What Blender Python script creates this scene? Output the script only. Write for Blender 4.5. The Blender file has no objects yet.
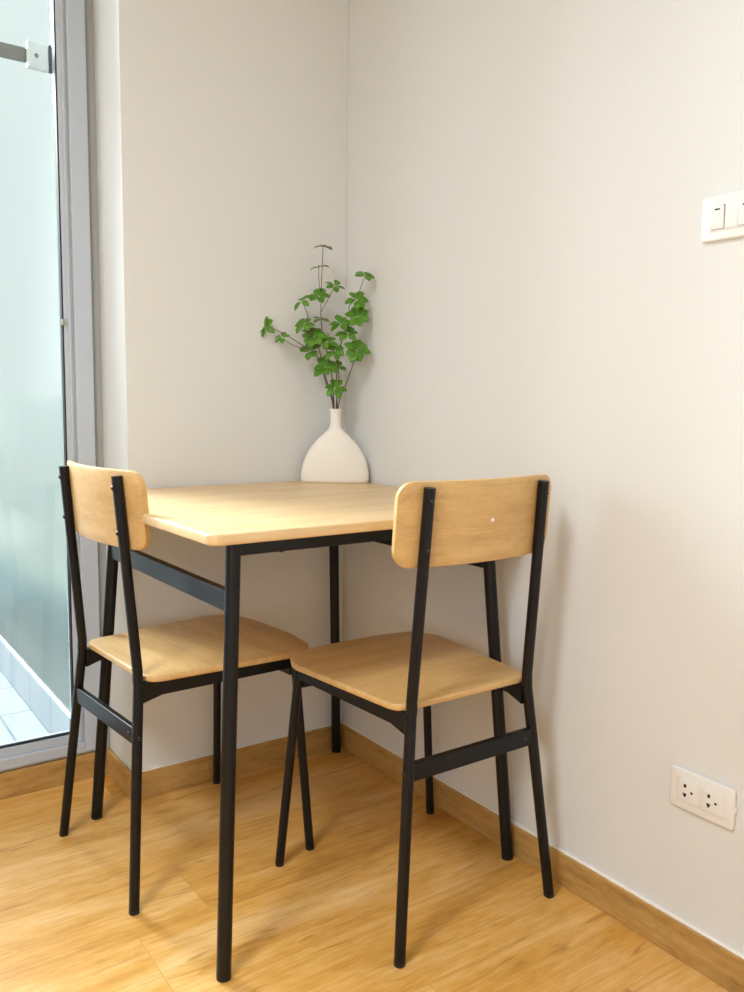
import bpy, bmesh, math, random
from mathutils import Vector, Matrix, Quaternion

scene = bpy.context.scene
COL = scene.collection
R = random.Random(7)

# ------------------------------------------------------------------ materials
def new_mat(name):
    m = bpy.data.materials.new(name); m.use_nodes = True
    nt = m.node_tree; b = nt.nodes['Principled BSDF']
    return m, nt, b

def plain(name, col, rough=0.5, metal=0.0, bump=0.0, bscale=300, spec=0.5, coat=0.0, var=0.0):
    m, nt, b = new_mat(name)
    b.inputs['Base Color'].default_value = (*col, 1); b.inputs['Roughness'].default_value = rough
    b.inputs['Metallic'].default_value = metal; b.inputs['Specular IOR Level'].default_value = spec
    b.inputs['Coat Weight'].default_value = coat
    tc = nt.nodes.new('ShaderNodeTexCoord')
    nz = nt.nodes.new('ShaderNodeTexNoise'); nz.inputs['Scale'].default_value = bscale; nz.inputs['Detail'].default_value = 4
    nt.links.new(tc.outputs['Object'], nz.inputs['Vector'])
    if bump:
        bp = nt.nodes.new('ShaderNodeBump'); bp.inputs['Strength'].default_value = bump; bp.inputs['Distance'].default_value = 0.002
        nt.links.new(nz.outputs['Fac'], bp.inputs['Height']); nt.links.new(bp.outputs['Normal'], b.inputs['Normal'])
    if var:
        mx = nt.nodes.new('ShaderNodeMix'); mx.data_type = 'RGBA'
        mx.inputs['A'].default_value = (*[c * (1 - var) for c in col], 1); mx.inputs['B'].default_value = (*[min(1, c * (1 + var)) for c in col], 1)
        nt.links.new(nz.outputs['Fac'], mx.inputs['Factor']); nt.links.new(mx.outputs['Result'], b.inputs['Base Color'])
    return m

def wood(name, dark, mid, light, grain_axis=0, scale=1.0, rough=0.45, seed=0.0, contrast=1.0, planks=None, coat=0.0, streak=.25):
    """Grain stretched along one object axis: long fibres, broad cathedral figure and, for a floor, planks."""
    m, nt, b = new_mat(name); N, L = nt.nodes, nt.links
    tc = N.new('ShaderNodeTexCoord')
    vec = tc.outputs['Object']
    shift = N.new('ShaderNodeVectorMath'); shift.operation = 'ADD'; shift.inputs[1].default_value = (seed, seed * 1.7, seed * .6)
    L.new(vec, shift.inputs[0]); vec = shift.outputs[0]
    tone = None
    if planks:
        sep = N.new('ShaderNodeSeparateXYZ'); L.new(vec, sep.inputs[0])
        plen, pw = planks
        def math_(op, a, bb=None):
            n = N.new('ShaderNodeMath'); n.operation = op
            for i, s in enumerate((a, bb)):
                if s is None: continue
                if isinstance(s, (int, float)): n.inputs[i].default_value = s
                else: L.new(s, n.inputs[i])
            return n.outputs[0]
        row = math_('DIVIDE', sep.outputs['Y'], pw); rowf = math_('FLOOR', row)
        wn = N.new('ShaderNodeTexWhiteNoise'); wn.noise_dimensions = '1D'; L.new(rowf, wn.inputs['W'])
        u = math_('ADD', math_('DIVIDE', sep.outputs['X'], plen), math_('MULTIPLY', wn.outputs['Value'], 5.0)); uf = math_('FLOOR', u)
        wn2 = N.new('ShaderNodeTexWhiteNoise'); wn2.noise_dimensions = '2D'
        cb = N.new('ShaderNodeCombineXYZ'); L.new(rowf, cb.inputs[0]); L.new(uf, cb.inputs[1]); L.new(cb.outputs[0], wn2.inputs['Vector'])
        tone = wn2.outputs['Value']
        off = N.new('ShaderNodeVectorMath'); off.operation = 'MULTIPLY_ADD'
        L.new(wn2.outputs['Color'], off.inputs[0]); off.inputs[1].default_value = (7, 7, 7); L.new(vec, off.inputs[2]); vec = off.outputs[0]
        fr = math_('FRACT', row); fu = math_('FRACT', u)
        ed = math_('MULTIPLY', math_('MINIMUM', fr, math_('SUBTRACT', 1.0, fr)), pw)
        eu = math_('MULTIPLY', math_('MINIMUM', fu, math_('SUBTRACT', 1.0, fu)), plen)
        seam = math_('LESS_THAN', math_('MINIMUM', ed, eu), 0.0009)
    def stretched(along, across):
        mp = N.new('ShaderNodeVectorMath'); mp.operation = 'MULTIPLY'
        s = [across * scale] * 3; s[grain_axis] = along * scale
        mp.inputs[1].default_value = s; L.new(vec, mp.inputs[0]); return mp.outputs[0]
    n1 = N.new('ShaderNodeTexNoise'); n1.inputs['Scale'].default_value = 1; n1.inputs['Detail'].default_value = 3; n1.inputs['Roughness'].default_value = .55
    n1.inputs['Distortion'].default_value = .6; L.new(stretched(2.2, 14), n1.inputs['Vector'])
    n2 = N.new('ShaderNodeTexNoise'); n2.inputs['Scale'].default_value = 1; n2.inputs['Detail'].default_value = 6; n2.inputs['Roughness'].default_value = .7
    L.new(stretched(9, 170), n2.inputs['Vector'])
    n3 = N.new('ShaderNodeTexNoise'); n3.inputs['Scale'].default_value = 1; n3.inputs['Detail'].default_value = 2
    L.new(stretched(26, 60), n3.inputs['Vector'])
    def mixf(a, bb, f):
        n = N.new('ShaderNodeMix'); n.inputs['Factor'].default_value = f; L.new(a, n.inputs['A']); L.new(bb, n.inputs['B']); return n.outputs['Result']
    f = mixf(n1.outputs['Fac'], n2.outputs['Fac'], .42); f = mixf(f, n3.outputs['Fac'], .16)
    if tone is not None: f = mixf(f, tone, .17)
    cr = N.new('ShaderNodeValToRGB'); e = cr.color_ramp.elements
    w = .20 / contrast
    e[0].position = max(0, .5 - w); e[0].color = (*dark, 1); e[1].position = min(1, .5 + w); e[1].color = (*light, 1)
    k = cr.color_ramp.elements.new(.5); k.color = (*mid, 1)
    L.new(f, cr.inputs[0]); colour = cr.outputs[0]
    # sparse dark fibre streaks and open figure
    n4 = N.new('ShaderNodeTexNoise'); n4.inputs['Scale'].default_value = 1; n4.inputs['Detail'].default_value = 4; n4.inputs['Distortion'].default_value = 1.2
    L.new(stretched(5.5, 46), n4.inputs['Vector'])
    mr = N.new('ShaderNodeMapRange'); mr.interpolation_type = 'SMOOTHSTEP'; mr.inputs['From Min'].default_value = .57; mr.inputs['From Max'].default_value = .74
    mr.inputs['To Max'].default_value = streak; L.new(n4.outputs['Fac'], mr.inputs['Value'])
    ms = N.new('ShaderNodeMix'); ms.data_type = 'RGBA'; L.new(mr.outputs['Result'], ms.inputs['Factor']); L.new(colour, ms.inputs['A'])
    ms.inputs['B'].default_value = (*[c * .72 for c in dark], 1); colour = ms.outputs['Result']
    if planks:
        mx = N.new('ShaderNodeMix'); mx.data_type = 'RGBA'; L.new(seam, mx.inputs['Factor']); L.new(colour, mx.inputs['A'])
        mx.inputs['B'].default_value = (*[c * .9 for c in mid], 1); colour = mx.outputs['Result']
    L.new(colour, b.inputs['Base Color'])
    b.inputs['Roughness'].default_value = rough; b.inputs['Specular IOR Level'].default_value = .55; b.inputs['Coat Weight'].default_value = coat
    b.inputs['Coat Roughness'].default_value = .25
    bp = N.new('ShaderNodeBump'); bp.inputs['Strength'].default_value = .06; bp.inputs['Distance'].default_value = .001
    L.new(n2.outputs['Fac'], bp.inputs['Height']); L.new(bp.outputs['Normal'], b.inputs['Normal'])
    return m

OAK_D, OAK_M, OAK_L = (.56, .355, .155), (.73, .515, .27), (.83, .63, .38)
M = {}
M['wall'] = plain('wall_paint', (.715, .72, .712), .85, bump=.10, bscale=420, spec=.2)
M['ceiling'] = plain('ceiling_paint', (.85, .84, .82), .9)
M['floor'] = wood('floor_laminate', (.42, .175, .02), (.69, .365, .08), (.87, .575, .25), 0, 1.0, .34, 3.1, 1.15, planks=(1.22, .19), streak=.55)
M['base'] = wood('baseboard_oak', (.27, .135, .03), (.47, .27, .08), (.60, .38, .14), 0, 1.6, .45, 1.0, 1.2, streak=.45)
M['base_y'] = wood('baseboard_oak_side', (.27, .135, .03), (.47, .27, .08), (.60, .38, .14), 1, 1.6, .45, 2.0, 1.2, streak=.45)
M['top'] = wood('table_oak', OAK_D, OAK_M, OAK_L, 0, 1.5, .38, .4, .75)
M['ply'] = wood('chair_oak', (.47, .275, .095), (.64, .41, .165), (.76, .53, .25), 0, 1.7, .40, 1.9, .85)
M['metal'] = plain('black_powder_coat', (.0035, .0036, .0052), .35, bump=.05, bscale=900, spec=.32)
M['bolt'] = plain('black_bolt', (.008, .008, .010), .35)
M['foot'] = plain('black_plastic_foot', (.01, .01, .01), .6)
M['plug'] = plain('pale_plug', (.85, .78, .70), .4)
M['ceramic'] = plain('white_matte_ceramic', (.86, .83, .77), .6, bump=.08, bscale=260, spec=.35)
M['plastic'] = plain('white_plastic', (.79, .785, .765), .32)
M['plastic2'] = plain('white_plastic_insert', (.74, .735, .72), .35)
M['hole'] = plain('dark_slot', (.012, .010, .009), .8)
M['alu'] = plain('white_window_aluminium', (.50, .555, .63), .38, spec=.5)
M['gasket'] = plain('black_rubber_gasket', (.015, .018, .02), .7)
M['caulk'] = plain('white_caulk', (.90, .87, .82), .7)
M['stem'] = plain('brown_stem', (.105, .055, .035), .7, bump=.3, bscale=400)
M['leaf'] = plain('green_leaf', (.085, .235, .010), .48, bscale=60, var=.55)
M['leaf2'] = plain('olive_leaf', (.13, .17, .035), .55, bscale=60, var=.35)
M['steel'] = plain('brushed_steel', (.10, .09, .075), .5, metal=.2)
M['clamp'] = plain('white_clamp_plastic', (.34, .325, .29), .4)
M['tile'] = None

def tile_mat(name, col, grout, tile, gap=.004):
    m, nt, b = new_mat(name); N, L = nt.nodes, nt.links
    tc = N.new('ShaderNodeTexCoord'); br = N.new('ShaderNodeTexBrick')
    br.offset = 0; br.inputs['Scale'].default_value = 1; br.inputs['Brick Width'].default_value = tile; br.inputs['Row Height'].default_value = tile
    br.inputs['Mortar Size'].default_value = gap; br.inputs['Color1'].default_value = (*col, 1)
    br.inputs['Color2'].default_value = (*[c * .96 for c in col], 1); br.inputs['Mortar'].default_value = (*grout, 1)
    L.new(tc.outputs['UV'], br.inputs['Vector']); L.new(br.outputs['Color'], b.inputs['Base Color']); b.inputs['Roughness'].default_value = .3
    return m
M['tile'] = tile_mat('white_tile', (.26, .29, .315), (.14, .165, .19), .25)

# clear glass: straight transmission plus a Fresnel reflection
def clear_glass():
    m = bpy.data.materials.new('clear_window_glass'); m.use_nodes = True; nt = m.node_tree; N, L = nt.nodes, nt.links
    N.remove(N['Principled BSDF']); out = N['Material Output']
    t = N.new('ShaderNodeBsdfTransparent'); t.inputs[0].default_value = (.95, .98, .97, 1)
    g = N.new('ShaderNodeBsdfGlossy'); g.inputs['Roughness'].default_value = .02
    f = N.new('ShaderNodeFresnel'); f.inputs['IOR'].default_value = 1.45
    x = N.new('ShaderNodeMixShader'); L.new(f.outputs[0], x.inputs[0]); L.new(t.outputs[0], x.inputs[1]); L.new(g.outputs[0], x.inputs[2])
    L.new(x.outputs[0], out.inputs['Surface']); return m
def frosted_glass():
    m = bpy.data.materials.new('frosted_green_glass'); m.use_nodes = True; nt = m.node_tree; N, L = nt.nodes, nt.links
    N.remove(N['Principled BSDF']); out = N['Material Output']
    r = N.new('ShaderNodeBsdfRefraction'); r.inputs['Color'].default_value = (.95, .97, .96, 1); r.inputs['Roughness'].default_value = .28; r.inputs['IOR'].default_value = 1.12
    t = N.new('ShaderNodeBsdfTranslucent'); t.inputs['Color'].default_value = (.92, .96, .93, 1)
    d = N.new('ShaderNodeBsdfDiffuse'); d.inputs['Color'].default_value = (.88, .92, .90, 1)
    x = N.new('ShaderNodeMixShader'); x.inputs[0].default_value = .10; L.new(r.outputs[0], x.inputs[1]); L.new(t.outputs[0], x.inputs[2])
    y = N.new('ShaderNodeMixShader'); y.inputs[0].default_value = .03; L.new(x.outputs[0], y.inputs[1]); L.new(d.outputs[0], y.inputs[2])
    L.new(y.outputs[0], out.inputs['Surface']); return m
M['glass'] = clear_glass(); M['frost'] = frosted_glass()

# ------------------------------------------------------------------ mesh helpers
def link(name, bm, mat, parent=None, smooth=False, angle=35):
    me = bpy.data.meshes.new(name)
    bmesh.ops.recalc_face_normals(bm, faces=bm.faces)
    if smooth:
        for f in bm.faces: f.smooth = True
        for e in bm.edges:
            if len(e.link_faces) == 2 and e.calc_face_angle(0) > math.radians(angle): e.smooth = False
    bm.to_mesh(me); bm.free(); me.materials.append(mat)
    o = bpy.data.objects.new(name, me); COL.objects.link(o)
    if parent: o.parent = parent
    return o

def box(bm, x0, x1, y0, y1, z0, z1, bev=0.0, seg=2):
    r = bmesh.ops.create_cube(bm, size=1.0); vs = r['verts']
    for v in vs: v.co = Vector(((x0 + x1) / 2 + v.co.x * (x1 - x0), (y0 + y1) / 2 + v.co.y * (y1 - y0), (z0 + z1) / 2 + v.co.z * (z1 - z0)))
    if bev:
        es = list({e for v in vs for e in v.link_edges})
        bmesh.ops.bevel(bm, geom=es, offset=bev, segments=seg, affect='EDGES', profile=.5)
    return bm

def sweep(bm, pts, rads, n=20, power=2.0, cap=True, side=Vector((1, 0, 0)), rad2=None):
    """Tube with a superellipse section along a polyline."""
    rings = []; P = [Vector(p) for p in pts]
    for i, p in enumerate(P):
        t = (P[min(i + 1, len(P) - 1)] - P[max(i - 1, 0)]).normalized()
        s = (side - t * side.dot(t))
        if s.length < 1e-4: s = Vector((0, 1, 0)) - t * t.y
        s.normalize(); u = t.cross(s); r = rads[i] if isinstance(rads, (list, tuple)) else rads
        r2 = r if rad2 is None else rad2
        ring = []
        for k in range(n):
            a = 2 * math.pi * k / n; c, q = math.cos(a), math.sin(a)
            ring.append(bm.verts.new(p + s * (math.copysign(abs(c) ** (2 / power), c) * r) + u * (math.copysign(abs(q) ** (2 / power), q) * r2)))
        rings.append(ring)
    for a, b in zip(rings, rings[1:]):
        for k in range(n): bm.faces.new((a[k], a[(k + 1) % n], b[(k + 1) % n], b[k]))
    if cap:
        bm.faces.new(rings[0][::-1]); bm.faces.new(rings[-1])
    return bm

def rounded_outline(pts, rads, seg=8):
    out = []; n = len(pts)
    for i in range(n):
        p0, p, p1 = Vector(pts[i - 1]), Vector(pts[i]), Vector(pts[(i + 1) % n])
        r = rads[i] if isinstance(rads, (list, tuple)) else rads
        a, b = (p0 - p).normalized(), (p1 - p).normalized(); half = a.angle(b) / 2
        d = r / math.tan(half); c = p + (a + b).normalized() * (r / math.sin(half)); s, e = p + a * d - c, p + b * d - c
        a0 = math.atan2(s.y, s.x); a1 = math.atan2(e.y, e.x); da = (a1 - a0 + math.pi) % (2 * math.pi) - math.pi
        for k in range(seg + 1):
            t = a0 + da * k / seg; out.append(Vector((c.x + r * math.cos(t), c.y + r * math.sin(t))))
    return out

def slab(bm, outline, z0, z1, bev=.003, fn=None, seg=3):
    """Board of any outline with eased top and bottom edges; fn maps (x, y, z) to its place."""
    fn = fn or (lambda x, y, z: Vector((x, y, z)))
    n = len(outline); cx = sum(p.x for p in outline) / n; cy = sum(p.y for p in outline) / n
    def inset(d):
        out = []
        for i in range(n):
            a, b, c = outline[i - 1], outline[i], outline[(i + 1) % n]
            t = (c - a).normalized(); nrm = Vector((-t.y, t.x))
            if nrm.dot(Vector((cx, cy)) - b) < 0: nrm = -nrm
            out.append(b + nrm * d)
        return out
    levels = []
    for k in range(seg + 1):
        t = math.pi / 2 * k / seg; levels.append((bev * (1 - math.sin(t)), z0 + bev * (1 - math.cos(t))))
    for k in range(seg + 1):
        t = math.pi / 2 * k / seg; levels.append((bev * (1 - math.cos(t)), z1 - bev * (1 - math.sin(t))))
    rings = [[bm.verts.new(fn(p.x, p.y, z)) for p in inset(d)] for d, z in levels]
    for a, b in zip(rings, rings[1:]):
        for k in range(n): bm.faces.new((a[k], a[(k + 1) % n], b[(k + 1) % n], b[k]))
    bm.faces.new(rings[0][::-1]); bm.faces.new(rings[-1]); return bm

def dome(bm, c, axis, r, h):
    """Low round bolt head."""
    axis = Vector(axis).normalized(); q = Vector((0, 0, 1)).rotation_difference(axis); prev = None
    for k in range(5):
        t = math.pi / 2 * k / 5; rr, hh = r * math.cos(t), h * math.sin(t)
        ring = [bm.verts.new(Vector(c) + q @ Vector((rr * math.cos(2 * math.pi * i / 12), rr * math.sin(2 * math.pi * i / 12), hh))) for i in range(12)]
        if prev:
            for i in range(12): bm.faces.new((prev[i], prev[(i + 1) % 12], ring[(i + 1) % 12], ring[i]))
        else: bm.faces.new(ring[::-1])
        prev = ring
    bm.faces.new(prev)

def empty(name, loc=(0, 0, 0), rz=0.0):
    o = bpy.data.objects.new(name, None); o.empty_display_size = .1; COL.objects.link(o)
    o.location = loc; o.rotation_euler = (0, 0, rz); return o
def tag(o, label, cat, group=None):
    o['label'] = label; o['category'] = cat
    if group: o['group'] = group
    return o
def struct(o, label=None, cat=None):
    o['kind'] = 'structure'
    if label: o['label'] = label; o['category'] = cat
    return o
def sbox(name, mat, *b, bev=0.0, parent=None):
    bm = bmesh.new(); box(bm, *b, bev=bev); return link(name, bm, mat, parent)
def uv_planar(o, ax):
    me = o.data; uv = me.uv_layers.new(name='UVMap')
    for l in me.loops:
        c = me.vertices[l.vertex_index].co; uv.data[l.index].uv = (c[ax[0]], c[ax[1]])

# ------------------------------------------------------------------ the room
W = .594           # length of the wall behind the table, up to the window recess
YW = .18           # plane of the window wall
H = 2.55; XL = -2.7; YR = -3.4
HB = .066; BT = .010
struct(sbox('floor', M['floor'], XL - .1, .1, YR - .1, YW + .02, -.06, 0), 'honey-coloured wood plank laminate floor of the room', 'floor')
struct(sbox('ceiling', M['ceiling'], XL - .1, .1, YR - .1, YW + .1, H, H + .08), 'white ceiling of the room', 'ceiling')
struct(sbox('wall_right', M['wall'], 0, .12, YR - .1, .30, 0, H), 'long cream wall carrying the switch and the socket', 'wall')
struct(sbox('wall_back', M['wall'], -W, 0, 0, .30, 0, H, bev=.0015), 'short cream wall behind the table and vase', 'wall')
struct(sbox('wall_left', M['wall'], XL - .1, XL, YR - .1, YW + .1, 0, H), 'cream wall on the left, out of view', 'wall')
struct(sbox('wall_rear', M['wall'], XL, 0, YR - .1, YR, 0, H), 'cream wall behind the camera', 'wall')
# window wall: the pieces round the opening
WX0, WX1 = -1.55, -.617
WZ0, WZ1 = .075, 2.25
bm = bmesh.new()
box(bm, XL, WX0, YW, YW + .12, 0, H); box(bm, WX1, -W, YW, YW + .12, 0, H)
box(bm, WX0, WX1, YW, YW + .12, WZ1, H); box(bm, WX0, WX1, YW, YW + .12, 0, WZ0)
struct(link('wall_window', bm, M['wall']), 'recessed wall round the tall glazed window', 'wall')

def baseboard(name, x0, x1, y0, y1, mat, lab):
    bm = bmesh.new(); box(bm, x0, x1, y0, y1, 0, HB, bev=.002); return struct(link(name, bm, mat), lab, 'baseboard')
baseboard('baseboard_back', -W - BT, 0, -BT, 0, M['base'], 'oak baseboard along the short wall behind the table')
baseboard('baseboard_right', -BT, 0, YR, -BT, M['base_y'], 'oak baseboard along the long right wall')
baseboard('baseboard_return', -W - BT, -W, 0, YW - BT, M['base_y'], 'short oak baseboard on the return beside the window')
baseboard('baseboard_window', XL, -W, YW - BT, YW, M['base'], 'oak baseboard below the window frame')
struct(sbox('trim_1', M['caulk'], -BT * .62, 0, YR, -BT, HB - .0005, HB + .0035, bev=.001), 'thin white caulk line on top of the right baseboard', 'trim')
struct(sbox('trim_2', M['caulk'], -W - BT * .6, 0, -BT * .6, 0, HB - .0005, HB + .002, bev=.0008), 'thin pale caulk line on top of the back baseboard', 'trim')

# window: white aluminium frame, sash, gasket, clear pane
bm = bmesh.new()
FX = WX1
box(bm, FX - .042, FX, YW - .016, YW + .085, WZ0, WZ1, bev=.002)                 # right jamb
box(bm, WX0, WX0 + .05, YW - .016, YW + .085, WZ0, WZ1, bev=.002)                # left jamb
box(bm, WX0 + .05, FX - .042, YW - .016, YW + .085, WZ0, WZ0 + .026, bev=.002)   # sill rail
box(bm, WX0 + .05, FX - .042, YW - .016, YW + .085, WZ1 - .04, WZ1, bev=.002)    # head
win = struct(link('window_1', bm, M['alu']), 'tall white aluminium framed window at the left edge', 'window')
bm = bmesh.new()
SX1 = FX - .042; SX0 = WX0 + .05
for x0, x1 in ((SX1 - .022, SX1), (SX0, SX0 + .026)):
    box(bm, x0, x1, YW - .006, YW + .024, WZ0 + .026, WZ1 - .04, bev=.0015)
    xm = x0 + .010 if x1 == SX1 else x0 + .006
    box(bm, xm, xm + .006, YW - .010, YW + .02, WZ0 + .026, WZ1 - .04, bev=.001)
box(bm, SX0 + .026, SX1 - .022, YW - .006, YW + .024, WZ0 + .026, WZ0 + .046, bev=.0015)
box(bm, SX0 + .026, SX1 - .022, YW - .006, YW + .024, WZ1 - .07, WZ1 - .04, bev=.0015)
struct(link('window_sash', bm, M['alu'], win))
GX0, GX1, GZ0, GZ1 = SX0 + .026, SX1 - .022, WZ0 + .046, WZ1 - .07
bm = bmesh.new()
box(bm, GX1 - .0035, GX1, YW - .004, YW + .02, GZ0, GZ1); box(bm, GX0, GX0 + .0035, YW - .004, YW + .02, GZ0, GZ1)
box(bm, GX0 + .0035, GX1 - .0035, YW + .004, YW + .012, GZ0, GZ0 + .004); box(bm, GX0 + .0035, GX1 - .0035, YW - .003, YW + .02, GZ1 - .0035, GZ1)
struct(link('window_gasket', bm, M['gasket'], win))
struct(sbox('window_pane', M['glass'], GX0 + .0036, GX1 - .0036, YW + .012, YW + .018, GZ0 + .0041, GZ1 - .0036, parent=win))
struct(sbox('window_latch', M['clamp'], GX1 - .006, GX1 + .004, YW - .014, YW - .003, 1.127, 1.141, bev=.002, parent=win))

struct(sbox('shade_strip', plain('gap_shade_grey', (.36, .37, .36), .6), WX1 + .0005, -W - .0005, YW - .004, YW, HB + .001, WZ1, parent=None), 'grey strip of painted-in shade between the window frame and the wall return', 'trim')  # shade beside the jamb, put into the colour of a flat strip
# ------------------------------------------------------------------ outside the window
fo = struct(sbox('balcony_floor', M['tile'], -3.2, 1.2, YW + .12, 3.2, -.08, -.002), 'pale blue-white tiled floor outside the window', 'floor'); uv_planar(fo, (0, 1))
cu = struct(sbox('balcony_curb', M['tile'], -.66, -.53, YW + .125, 2.4, -.002, .117, bev=.003), 'low white tiled curb under the frosted panel', 'curb'); uv_planar(cu, (1, 2))
bm = bmesh.new(); box(bm, -.653, -.647, .304, 2.3, .124, 2.5, bev=.0008)
panel = tag(link('frosted_glass_panel', bm, M['frost']), 'tall frosted green glass panel on the tiled curb outside the window', 'glass panel')
sbox('edge_seal', M['plastic'], -.656, -.644, .304, 2.3, .117, .1238, bev=.001, parent=panel)
# neighbouring wall beyond the frosted glass
nb = struct(sbox('balcony_wall', plain('green_render', (.40, .43, .405), .8, var=.1, bscale=3), -.30, -.18, YW + .30, 3.2, 0, .95), 'green-grey low wall behind the frosted panel', 'wall')
sbox('wall_plinth', plain('teal_tile', (.26, .42, .46), .5), -.335, -.30, YW + .30, 3.2, 0, .17, parent=nb)
sbox('wall_ledge', plain('cream_ledge', (.80, .80, .70), .6), -.345, -.30, YW + .30, 3.2, .20, .29, parent=nb)
# support bar with its clamp
bar = empty('glass_support_bar', (-.66, .30, 1.766))
tag(bar, 'grey metal support bar with white clamp at the frosted panel edge', 'support bar')
bm = bmesh.new(); box(bm, -.057, -.0085, -.012, .008, -.030, .030, bev=.003); link('clamp', bm, M['clamp'], bar)
bm = bmesh.new(); box(bm, -.008, .009, -.012, .0035, -.0305, .0305, bev=.002); link('clamp_pad', bm, M['gasket'], bar)
bm = bmesh.new(); box(bm, -.80, -.057, 0, .012, -.016, .016, bev=.002); link('bar', bm, M['steel'], bar)
bm = bmesh.new(); dome(bm, (-.037, -.012, -.001), (0, -1, 0), .0052, .003); link('screw', bm, M['steel'], bar, True)
bm = bmesh.new(); dome(bm, (-.116, 0, .0), (0, -1, 0), .004, .002); link('screw', bm, M['steel'], bar, True)

# ------------------------------------------------------------------ dining table
TW, TD, TH = .708, .706, .75
table = empty('dining_table', (-.0135, -.0035, 0), .0163)
tag(table, 'square light oak table on black metal legs in the corner', 'table')
ol = rounded_outline([(-TW, -TD), (0, -TD), (0, 0), (-TW, 0)], .022)
bm = bmesh.new(); slab(bm, ol, TH - .018, TH, .0035); link('tabletop', bm, M['top'], table, True, 50)
ti, fi, LR = .071, .0255, .0125
def foot_at(sx, sy, i): return (-i if sx else -TW + i, -i if sy else -TD + i - .0045)
for sx in (0, 1):
    for sy in (0, 1):
        a, b = foot_at(sx, sy, ti), foot_at(sx, sy, fi)
        bm = bmesh.new(); sweep(bm, [(*b, 0.004), (*a, TH - .020)], LR, 24)
        lg = link('leg', bm, M['metal'], table, True)
        bm = bmesh.new(); d = ((a[0] - b[0]) * .008, (a[1] - b[1]) * .008)
        sweep(bm, [(*b, 0), (b[0] + d[0], b[1] + d[1], .006)], [LR - .0004, LR + .0001], 24); link('foot_cap', bm, M['foot'], lg, True)
        bm = bmesh.new(); sweep(bm, [(a[0], a[1], TH - .0215), (a[0], a[1], TH - .0181)], .024, 24); link('mounting_plate', bm, M['metal'], lg, True)
z1 = TH - .019
for y in (-TD + ti - .0045, -ti):
    bm = bmesh.new(); box(bm, -TW + ti, -ti, y - .0095, y + .0095, z1 - .029, z1, bev=.0018); rl = link('apron_rail', bm, M['metal'], table)
    for x in (-TW + .16, -.16):
        bm = bmesh.new(); dome(bm, (x, y, z1 - .029), (0, 0, -1), .006, .003); link('rail_screw', bm, M['bolt'], rl, True)
q = (TH - .02 - .626) / (TH - .02); ri = ti + (fi - ti) * q
for x, zz in ((-TW + ri, .626), (-ri, .638)):
    bm = bmesh.new(); box(bm, x - .008, x + .008, -TD + ri - .0045, -ri, zz - .018, zz + .018, bev=.0018); link('side_stretcher', bm, M['metal'], table)

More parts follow.
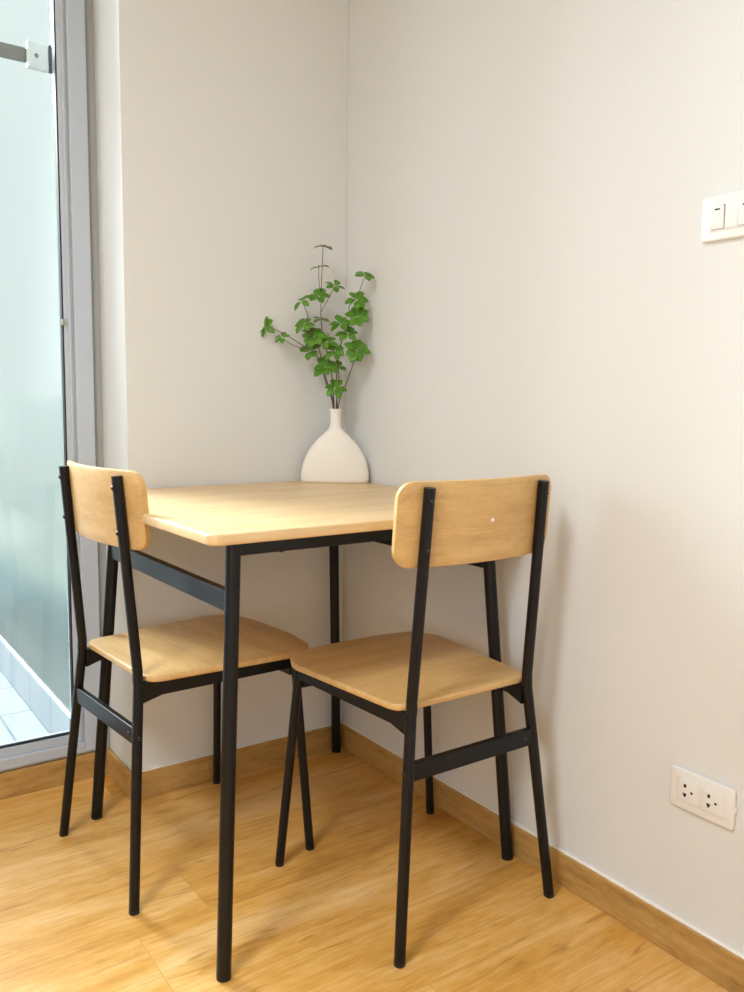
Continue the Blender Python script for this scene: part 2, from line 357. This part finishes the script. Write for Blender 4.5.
# ------------------------------------------------------------------ dining chairs
AT, AB, AF = .1331, .1387, .1831
YT, YF, ZT, ZB = -.0319, -.0369, .8173, .4324
def post_y(z): return YT * (z - ZB) / (ZT - ZB) if z > ZB else YF * (ZB - z) / ZB
def post_x(z): return AB + (AT - AB) * (z - ZB) / (ZT - ZB) if z > ZB else AB + (AF - AB) * (ZB - z) / ZB
PR = .0092
def make_chair(rest_group):
    t = empty('dining_chair')
    # seat: board wider at the front, rounded corners, bowed front edge
    o2 = [(-.158, .010), (.158, .010), (.190, .322), (.162, .380), (.07, .397), (-.07, .397), (-.162, .380), (-.190, .322)]
    ol = rounded_outline(o2, [.035, .035, .06, .028, .12, .12, .028, .06], 6)
    bm = bmesh.new(); slab(bm, ol, .4245, .4375, .004); link('seat', bm, M['ply'], t, True, 50)
    # backrest: bent board fixed to the front of the posts
    ol = rounded_outline([(-.180, .680), (.180, .680), (.180, .827), (-.180, .827)], .028, 8)
    def bent(x, z, d): return Vector((x, post_y(z) + PR + .0005 + d + .95 * (x * x - .133 ** 2) , z))
    bm = bmesh.new()
    # grid fill so that the board bends smoothly
    xs = [-.180 + .36 * i / 28 for i in range(29)]
    def zlim(x):
        e = .180 - abs(x); r = .028
        dz = 0 if e >= r else r - math.sqrt(max(0, r * r - (r - e) ** 2))
        return .680 + dz, .827 - dz
    xs = sorted(set(xs + [s * (.180 - .028 * (1 - math.cos(a * math.pi / 16))) for s in (-1, 1) for a in range(9)]))
    T = .0125; cols = []
    prof = [(0, 0, .003), (0, 0, T - .003)]
    for x in xs:
        lo, hi = zlim(x); e = .003
        ring = [(lo, e), (lo + .0009, .0009), (lo + e, 0)] + [(lo + e + (hi - lo - 2 * e) * k / 6, 0) for k in range(1, 6)] + [(hi - e, 0), (hi - .0009, .0009), (hi, e),
               (hi, T - e), (hi - .0009, T - .0009), (hi - e, T)] + [(hi - e - (hi - lo - 2 * e) * k / 6, T) for k in range(1, 6)] + [(lo + e, T), (lo + .0009, T - .0009), (lo, T - e)]
        sl = 2 * .95 * x; nx = -sl / math.sqrt(1 + sl * sl)
        cols.append([bm.verts.new(bent(x, z, d) + Vector((nx * d * .9, 0, 0))) for z, d in ring])
    for a, b in zip(cols, cols[1:]):
        n = len(a)
        for k in range(n): bm.faces.new((a[k], a[(k + 1) % n], b[(k + 1) % n], b[k]))
    bm.faces.new(cols[0][::-1]); bm.faces.new(cols[-1])
    link('backrest', bm, M['ply'], t, True, 40)
    for s in (-1, 1):
        zs = [0.004, .12, .25, .36, .405, ZB - .012, ZB, ZB + .012, .46, .55, .68, ZT]
        bm = bmesh.new()
        sweep(bm, [(s * post_x(z), post_y(z) + (.0016 * (-1) if abs(z - ZB) < .001 else 0), z) for z in zs], PR, 24, 2.7)
        lg = link('rear_leg', bm, M['metal'], t, True)
        for p_, ax in (((s * post_x(.795), post_y(.795) - PR, .795), (0, -1, 0)), ((s * post_x(.712), post_y(.712) - PR, .712), (0, -1, 0)), ((s * (post_x(.325) + PR), post_y(.325), .325), (s, 0, 0))):
            bm = bmesh.new(); dome(bm, p_, ax, .0046, .0036); link('bolt', bm, M['bolt'], lg, True)
        bm = bmesh.new(); sweep(bm, [(s * AF, YF, 0), (s * post_x(.006), post_y(.006), .006)], [PR - .0002, PR + .0001], 24, 2.7); link('foot_cap', bm, M['foot'], lg, True)
        top, bot = Vector((s * .163, .338, .4235)), Vector((s * .2004, .3534, .004))
        bm = bmesh.new(); sweep(bm, [bot, bot.lerp(top, .5), top], PR - .0004, 24, 2.4); fl = link('front_leg', bm, M['metal'], t, True)
        bm = bmesh.new(); d = bot.lerp(top, .006); sweep(bm, [(bot.x, bot.y, 0), (d.x, d.y, .006)], [PR - .0006, PR - .0003], 24, 2.4); link('foot_cap', bm, M['foot'], fl, True)
        bm = bmesh.new(); dome(bm, (s * (.167 + PR - .004), .340, .388), (s, 0, 0), .0046, .003); link('bolt', bm, M['bolt'], fl, True)
        # side rail, deeper where it meets the rear leg
        bm = bmesh.new(); A = Vector((s * .1395, .004)); B = Vector((s * .1625, .336)); nrm = Vector((-(B - A).y, (B - A).x)).normalized() * .0085
        prof = [(0, .386), (.05, .3905), (.12, .3965), (1, .3985)]
        rows = []
        for f_, zb in prof:
            c = A.lerp(B, f_); rows.append([bm.verts.new((c.x + w * nrm.x, c.y + w * nrm.y, z)) for w, z in ((-1, zb), (1, zb), (1, .4242), (-1, .4242))])
        for a, b in zip(rows, rows[1:]):
            for k in range(4): bm.faces.new((a[k], a[(k + 1) % 4], b[(k + 1) % 4], b[k]))
        bm.faces.new(rows[0][::-1]); bm.faces.new(rows[-1]); link('side_rail', bm, M['metal'], t)
    bm = bmesh.new(); box(bm, -.160, .160, .329, .345, .378, .4238, bev=.0015); link('front_rail', bm, M['metal'], t)
    zz = .325; yy = post_y(zz)
    bm = bmesh.new(); box(bm, -post_x(zz), post_x(zz), yy - .006, yy + .006, zz - .0165, zz + .0165, bev=.0015); st = link('stretcher', bm, M['metal'], t)
    bm = bmesh.new(); dome(bm, (post_x(zz) - .026, yy - .006, zz), (0, -1, 0), .0042, .0022); link('bolt', bm, M['bolt'], st, True)
    return t

def copy_tree(o, parent=None):
    c = o.copy(); COL.objects.link(c)
    if parent: c.parent = parent
    for ch in list(o.children): copy_tree(ch, c)
    return c
chair_a = make_chair(None)
chair_b = copy_tree(chair_a)
G = 'dining chairs at the oak table'
chair_a.location = (-.2396, -.7988, 0); chair_a.rotation_euler.z = .0055
tag(chair_a, 'oak and black metal chair near the right wall, its back to the camera', 'chair', G)
chair_b.location = (-.7267, -.2571, 0); chair_b.rotation_euler.z = -1.4846
tag(chair_b, 'oak and black metal chair beside the window, facing the right wall', 'chair', G)
# pale round plug seen on the back of one backrest only
br = [c for c in chair_a.children if c.name.startswith('backrest')][0]
zp = .7545; bm = bmesh.new(); dome(bm, (.007, post_y(zp) + PR + .0005 + .95 * (.007 ** 2 - .133 ** 2) + .0002, zp), (0, -1, .08), .0042, .002)
link('plug', bm, M['plug'], br, True)['label'] = 'small pale round plug in the middle of the backrest'

# ------------------------------------------------------------------ vase with branches
RH = Vector((.8213, -.5705, 0)); DH = Vector((.5705, .8213, 0)); V0 = Vector((-.083, -.083, TH + .0003))
vase = empty('vase', V0, math.atan2(RH.y, RH.x))
tag(vase, 'flat white ceramic vase with a narrow neck in the table corner', 'vase')
prof = [(0, .080, .022), (.0, .0848, .0255), (.002, .0868, .0272), (.012, .0875, .028), (.024, .0868, .0282), (.038, .0845, .0282), (.052, .081, .0280), (.066, .0755, .0275),
        (.080, .068, .0266), (.094, .0585, .0252), (.106, .0485, .0236), (.117, .0375, .0216), (.126, .0275, .0192), (.133, .0195, .0168), (.139, .0155, .0148),
        (.146, .0140, .0138), (.160, .0134, .0134), (.174, .0134, .0134), (.180, .0142, .0142), (.183, .0158, .0158), (.1858, .0162, .0162), (.187, .0154, .0154), (.1868, .0122, .0122),
        (.180, .0112, .0112), (.150, .0108, .0108), (.128, .018, .013), (.100, .050, .020), (.05, .078, .0225), (.012, .080, .022), (.008, .070, .018)]
bm = bmesh.new(); rings = []; n = 56
for z, a, b in prof:
    p = 2.0 + .7 * max(0, min(1, (.13 - z) / .1))
    rings.append([bm.verts.new((math.copysign(abs(math.cos(t)) ** (2 / p), math.cos(t)) * a, math.copysign(abs(math.sin(t)) ** (2 / p), math.sin(t)) * b, z)) for t in [2 * math.pi * k / n for k in range(n)]])
for a, b in zip(rings, rings[1:]):
    for k in range(n): bm.faces.new((a[k], a[(k + 1) % n], b[(k + 1) % n], b[k]))
bm.faces.new(rings[0][::-1]); bm.faces.new(rings[-1])
link('body', bm, M['ceramic'], vase, True, 60)

def leaf(bm, base, direction, normal, L, Wd, curl):
    d = direction.normalized(); s = d.cross(normal).normalized(); nn = s.cross(d)
    rows = []
    for i in range(8):
        t = i / 7; w = Wd * (math.sin(math.pi * min(1, t ** 1.25)) ** .75 if 0 < t < 1 else .03)
        c = base + d * (L * t) + nn * (-curl * L * t * t)
        rows.append([bm.verts.new(c + s * (w * k) + nn * (abs(k) * w * .22)) for k in (-1, -.5, 0, .5, 1)])
    for a, b in zip(rows, rows[1:]):
        for k in range(4): bm.faces.new((a[k], a[k + 1], b[k + 1], b[k]))
def whorl(parent, u, z, d, up, count, size, mat, curl=.35, spread=1.0, skip=0.0):
    """Leaves radiating from a twig tip; up = axis of the whorl in the branch's own frame (right, away, up)."""
    c = Vector((u, d, z)); ax = Vector(up).normalized(); q = Vector((0, 0, 1)).rotation_difference(ax); bm = bmesh.new(); a0 = R.uniform(0, 6.28)
    for k in range(count):
        a = a0 + 2 * math.pi * k / count + R.uniform(-.25, .25)
        dr = q @ Vector((math.cos(a) * spread, math.sin(a) * spread, R.uniform(.05, .4)))
        leaf(bm, c + dr.normalized() * .002, dr, ax + Vector((R.uniform(-.2, .2), R.uniform(-.2, .2), R.uniform(-.1, .2))), size * R.uniform(.9, 1.2), size * R.uniform(.32, .41), curl * R.uniform(.5, 1.3))
    o = link('leaf_whorl', bm, mat, parent, True, 80); md = o.modifiers.new('thickness', 'SOLIDIFY'); md.thickness = .0005
    return o
def smooth_path(p, k=6):
    P = [Vector(x) for x in p]; out = []
    for i in range(len(P) - 1):
        a, b, c, d = P[max(i - 1, 0)], P[i], P[i + 1], P[min(i + 2, len(P) - 1)]
        for j in range(k):
            t = j / k; out.append(.5 * ((2 * b) + (c - a) * t + (2 * a - 5 * b + 4 * c - d) * t * t + (3 * b - a - 3 * c + d) * t ** 3))
    return out + [P[-1]]
def branch(label, stems, whorls):
    b = empty('leafy_branch', V0, math.atan2(RH.y, RH.x)); tag(b, label, 'branch', 'green leafy branches in the white vase')
    for i, (pts, r0, r1) in enumerate(stems):
        bm = bmesh.new(); P = smooth_path([(u, d, z) for u, z, d in pts]); n = len(P)
        sweep(bm, P, [r0 + (r1 - r0) * k / (n - 1) for k in range(n)], 8); link('stem' if i == 0 else 'twig', bm, M['stem'], b, True)
    for u, z, d, up, cnt, size, mat, curl in whorls: whorl(b, u, z, d, up, cnt, size, M[mat], curl)
F = (0, -.8, .6)
branch('tallest leafy branch, upright in the middle with small tufts at its top',
  [([(.002, .06, 0), (-.0035, .189, 0), (-.0123, .285, .002), (-.0356, .384, .004), (-.0386, .458, .002), (-.0343, .588, 0)], .0016, .0008),
   ([(-.0384, .462, .002), (-.0438, .507, -.004), (-.044, .5366, -.006)], .0009, .0007),
   ([(-.0384, .4287, .003), (-.0185, .4635, -.006), (-.0037, .4906, -.012)], .0009, .0007)],
  [(-.0343, .588, 0, (.05, -.1, 1), 5, .024, 'leaf2', .35), (-.044, .5366, -.006, (-.1, -.1, 1), 4, .022, 'leaf2', .35), (-.043, .466, -.006, (-.1, -.75, .7), 6, .028, 'leaf', .3),
   (-.0037, .4906, -.012, (.25, -.6, .7), 5, .024, 'leaf', .3), (-.0383, .410, .0, (0, -.25, 1), 4, .020, 'leaf2', .3)])
branch('leafy branch bending far out to the left over the vase',
  [([(-.002, .06, .002), (-.006, .189, .003), (-.0273, .26, .0), (-.0504, .322, -.004), (-.0909, .349, -.012), (-.1313, .373, -.02), (-.1715, .390, -.026)], .0015, .0008),
   ([(-.0732, .336, -.008), (-.101, .342, -.02), (-.1312, .358, -.03)], .0009, .0007)],
  [(-.1735, .388, -.026, (-.55, -.75, .3), 6, .025, 'leaf', .3), (-.1335, .362, -.030, (-.3, -.6, .8), 5, .019, 'leaf', .3), (-.0631, .331, -.012, (-.3, -.8, .5), 5, .026, 'leaf', .3)])
branch('leafy branch leaning left of centre with drooping olive leaves at its tip',
  [([(0, .06, -.003), (-.003, .189, -.004), (-.0248, .265, -.008), (-.0455, .347, -.014), (-.0684, .396, -.018), (-.071, .421, -.02), (-.0837, .450, -.022)], .0015, .0008)],
  [(-.0845, .4515, -.022, (-.45, -.45, .8), 4, .024, 'leaf', .7), (-.079, .396, -.020, (-.2, -.7, .6), 6, .024, 'leaf', .4), (-.0531, .364, -.024, (0, -.8, .6), 7, .029, 'leaf', .3),
   (-.0249, .290, -.020, (-.1, -.75, .7), 7, .030, 'leaf', .35), (-.062, .378, -.012, (-.2, -.5, .8), 4, .022, 'leaf2', .3)])
branch('leafy branch leaning right with the densest green leaves',
  [([(.002, .06, .003), (.0037, .189, .003), (.0029, .285, .0), (.0149, .36, -.002), (.0396, .415, -.008), (.0318, .4395, -.010), (.0517, .464, -.014), (.0687, .511, -.016)], .0016, .0008)],
  [(.0705, .5155, -.016, (.25, -.6, .8), 5, .025, 'leaf', .35), (.0517, .457, -.020, (.1, -.8, .5), 6, .027, 'leaf', .3), (.0535, .416, -.018, (.1, -.85, .4), 7, .029, 'leaf', .3),
   (.0121, .399, -.012, (-.2, -.7, .7), 6, .026, 'leaf', .3), (.030, .376, -.014, (0, -.75, .7), 6, .026, 'leaf', .3)])
branch('short leafy branch at the far right of the vase, one round tuft',
  [([(.001, .06, -.001), (.0062, .189, -.002), (.0285, .255, -.01), (.0457, .3056, -.016), (.0425, .318, -.018), (.0531, .331, -.020)], .0014, .0008),
   ([(.0457, .3056, -.016), (.056, .312, -.020), (.0545, .329, -.022)], .0008, .0007)],
  [(.0531, .333, -.022, (.15, -.85, .45), 8, .029, 'leaf', .3)])
branch('short leafy branch in the middle front, low green leaves above the neck',
  [([(.0, .06, -.005), (.0015, .189, -.006), (.0081, .273, -.016), (-.005, .330, -.022), (-.0205, .377, -.026)], .0014, .0008)],
  [(-.002, .331, -.028, (.1, -.8, .5), 6, .025, 'leaf', .3), (-.0018, .238, -.018, (0, -.75, .65), 6, .027, 'leaf', .35), (-.0205, .352, -.028, (0, -.6, .8), 5, .024, 'leaf', .3), (.004, .29, -.02, (.2, -.6, .8), 4, .024, 'leaf', .3)])

# ------------------------------------------------------------------ socket and switch on the right wall
def wall_plate(name, y, z, label, cat):
    """Plate frame: local x runs along the wall (towards the camera), local y out of the wall."""
    t = empty(name, (0, y, z)); t.rotation_euler = (0, 0, math.radians(-90)); tag(t, label, cat); return t
def ydir(o): return o
def plate(t):
    ol = rounded_outline([(-.060, -.035), (.060, -.035), (.060, .035), (-.060, .035)], .007, 6)
    bm = bmesh.new(); fn = lambda x, y, d: Vector((x, -d, y))
    slab(bm, ol, 0, .0085, .003, fn); link('cover_plate', bm, M['plastic'], t, True, 50)
    ol = rounded_outline([(-.0455, -.0215), (.0455, -.0215), (.0455, .0215), (-.0455, .0215)], .003, 4)
    bm = bmesh.new(); slab(bm, ol, .0075, .0096, .0008, fn); ins = link('insert', bm, M['plastic2'], t, True, 50)
    return ins, fn
# local x must run towards -y: rotation of -90 degrees does that, local -y then points to -x (into the room)
so = wall_plate('power_socket', -1.117, .305, 'white double power socket low on the right wall', 'power socket')
ins, fn = plate(so)
for cx in (-.0225, .0225):
    ol = rounded_outline([(cx - .0185, -.018), (cx + .0185, -.018), (cx + .0185, .018), (cx - .0185, .018)], .004, 4)
    bm = bmesh.new(); slab(bm, ol, .009, .0104, .0006, fn); out = link('outlet_face', bm, M['plastic'], so, True, 50)
    shapes = {'live_slot': [(-.0065 + .0028 * math.cos(a), .0085 + .0034 * math.sin(a)) for a in [k * math.pi / 8 for k in range(16)]],
              'neutral_slot': [(-.0105, -.0045), (-.0025, -.0045), (-.0052, -.0112), (-.0078, -.0112)],
              'earth_hole': [(.0065 + .0027 * math.cos(a), .0 + .0021 * math.sin(a)) for a in [k * math.pi / 8 for k in range(16)]]}
    for nm, sh in shapes.items():
        bm = bmesh.new(); slab(bm, [Vector((cx + a, b)) for a, b in sh], .0098, .0106, .0001, fn, 1); link(nm, bm, M['hole'], out)
bm = bmesh.new(); box(bm, .0585, .0625, -.0065, .0, -.004, .006, bev=.001); link('plate_clip', bm, M['plastic'], so)
sw = wall_plate('light_switch', -1.118, 1.252, 'white light switch plate high on the right wall', 'light switch')
ins, fn = plate(sw)
for cx in (-.0285, .0185):
    ol = rounded_outline([(cx - .0118, -.0190), (cx + .0118, -.0190), (cx + .0118, .0190), (cx - .0118, .0190)], .0015, 3)
    bm = bmesh.new(); slab(bm, ol, .0094, .0098, .0001, fn, 1); link('rocker_gap', bm, plain('grey_gap', (.30, .30, .31), .8), sw)
    ol = rounded_outline([(cx - .0110, -.0180), (cx + .0110, -.0180), (cx + .0110, .0180), (cx - .0110, .0180)], .0012, 3)
    bm = bmesh.new(); slab(bm, ol, .0094, .0122, .0006, lambda x, y, d: Vector((x, -(d + .0012 * y / .018 * (d > .0105)), y))); rk = link('rocker', bm, M['plastic'], sw, True, 50)
    bm = bmesh.new(); slab(bm, rounded_outline([(cx - .0045, .0108), (cx + .0045, .0108), (cx + .0045, .0130), (cx - .0045, .0130)], .0008, 3), .0120, .0135, .0001, fn, 1); link('indicator', bm, M['hole'], rk)
bm = bmesh.new(); slab(bm, rounded_outline([(-.0160, -.0185), (.0060, -.0185), (.0060, .0185), (-.0160, .0185)], .0012, 3), .0094, .0108, .0005, fn); link('blank_module', bm, M['plastic'], sw, True, 50)

# ------------------------------------------------------------------ light
w = bpy.data.worlds.new('daylight'); scene.world = w; w.use_nodes = True
bg = w.node_tree.nodes['Background']; bg.inputs[0].default_value = (.93, .98, 1.0, 1); bg.inputs[1].default_value = 1.15
def area(name, loc, target, sx, sy, power, col):
    l = bpy.data.lights.new(name, 'AREA'); l.shape = 'RECTANGLE'; l.size = sx; l.size_y = sy; l.energy = power; l.color = col
    o = bpy.data.objects.new(name, l); COL.objects.link(o); o.location = loc
    d = Vector(target) - Vector(loc); o.rotation_euler = d.to_track_quat('-Z', 'Y').to_euler(); return o
area('window_daylight', (-1.19, .52, 1.35), (-1.15, -.60, .92), .42, .95, 20, (.89, .95, 1.0))
area('sky_daylight', (-1.45, 2.3, 2.75), (-.85, -.35, .4), .9, .9, 400, (.90, .955, 1.0))
area('ceiling_lamp_light', (-1.95, -1.35, 2.5), (-1.45, -1.08, 0), .50, .50, 25, (.90, .955, 1.0)).data.spread = math.radians(132)
area('left_fill_light', (-2.62, -2.1, 1.15), (0, -1.0, .7), 1.3, 1.7, 22, (.90, .955, 1.0))  # added fill light by the left wall, no window stands there

# ------------------------------------------------------------------ camera
YAW, PITCH, ROLL, FPX = -.6085, .1116, .0125, 841.7
fw = Vector((-math.sin(YAW) * math.cos(PITCH), math.cos(YAW) * math.cos(PITCH), -math.sin(PITCH)))
rt = Vector((math.cos(YAW), math.sin(YAW), 0)); up = rt.cross(fw)
c, s = math.cos(ROLL), math.sin(ROLL); rt2 = c * rt + s * up; up2 = c * up - s * rt
cam = bpy.data.cameras.new('camera'); co = bpy.data.objects.new('camera', cam); COL.objects.link(co)
co.matrix_world = Matrix(((rt2.x, up2.x, -fw.x, -1.2349), (rt2.y, up2.y, -fw.y, -1.9033), (rt2.z, up2.z, -fw.z, .9565), (0, 0, 0, 1)))
cam.sensor_fit = 'HORIZONTAL'; cam.sensor_width = 36; cam.lens = FPX * 36 / 744; cam.clip_start = .02
scene.camera = co
vs = scene.view_settings; vs.view_transform = 'Standard'; vs.look = 'None'; vs.exposure = -0.03; vs.gamma = 1.0; vs.use_curve_mapping = False
scene.cycles.max_bounces = 10; scene.cycles.diffuse_bounces = 6; scene.cycles.use_denoising = True
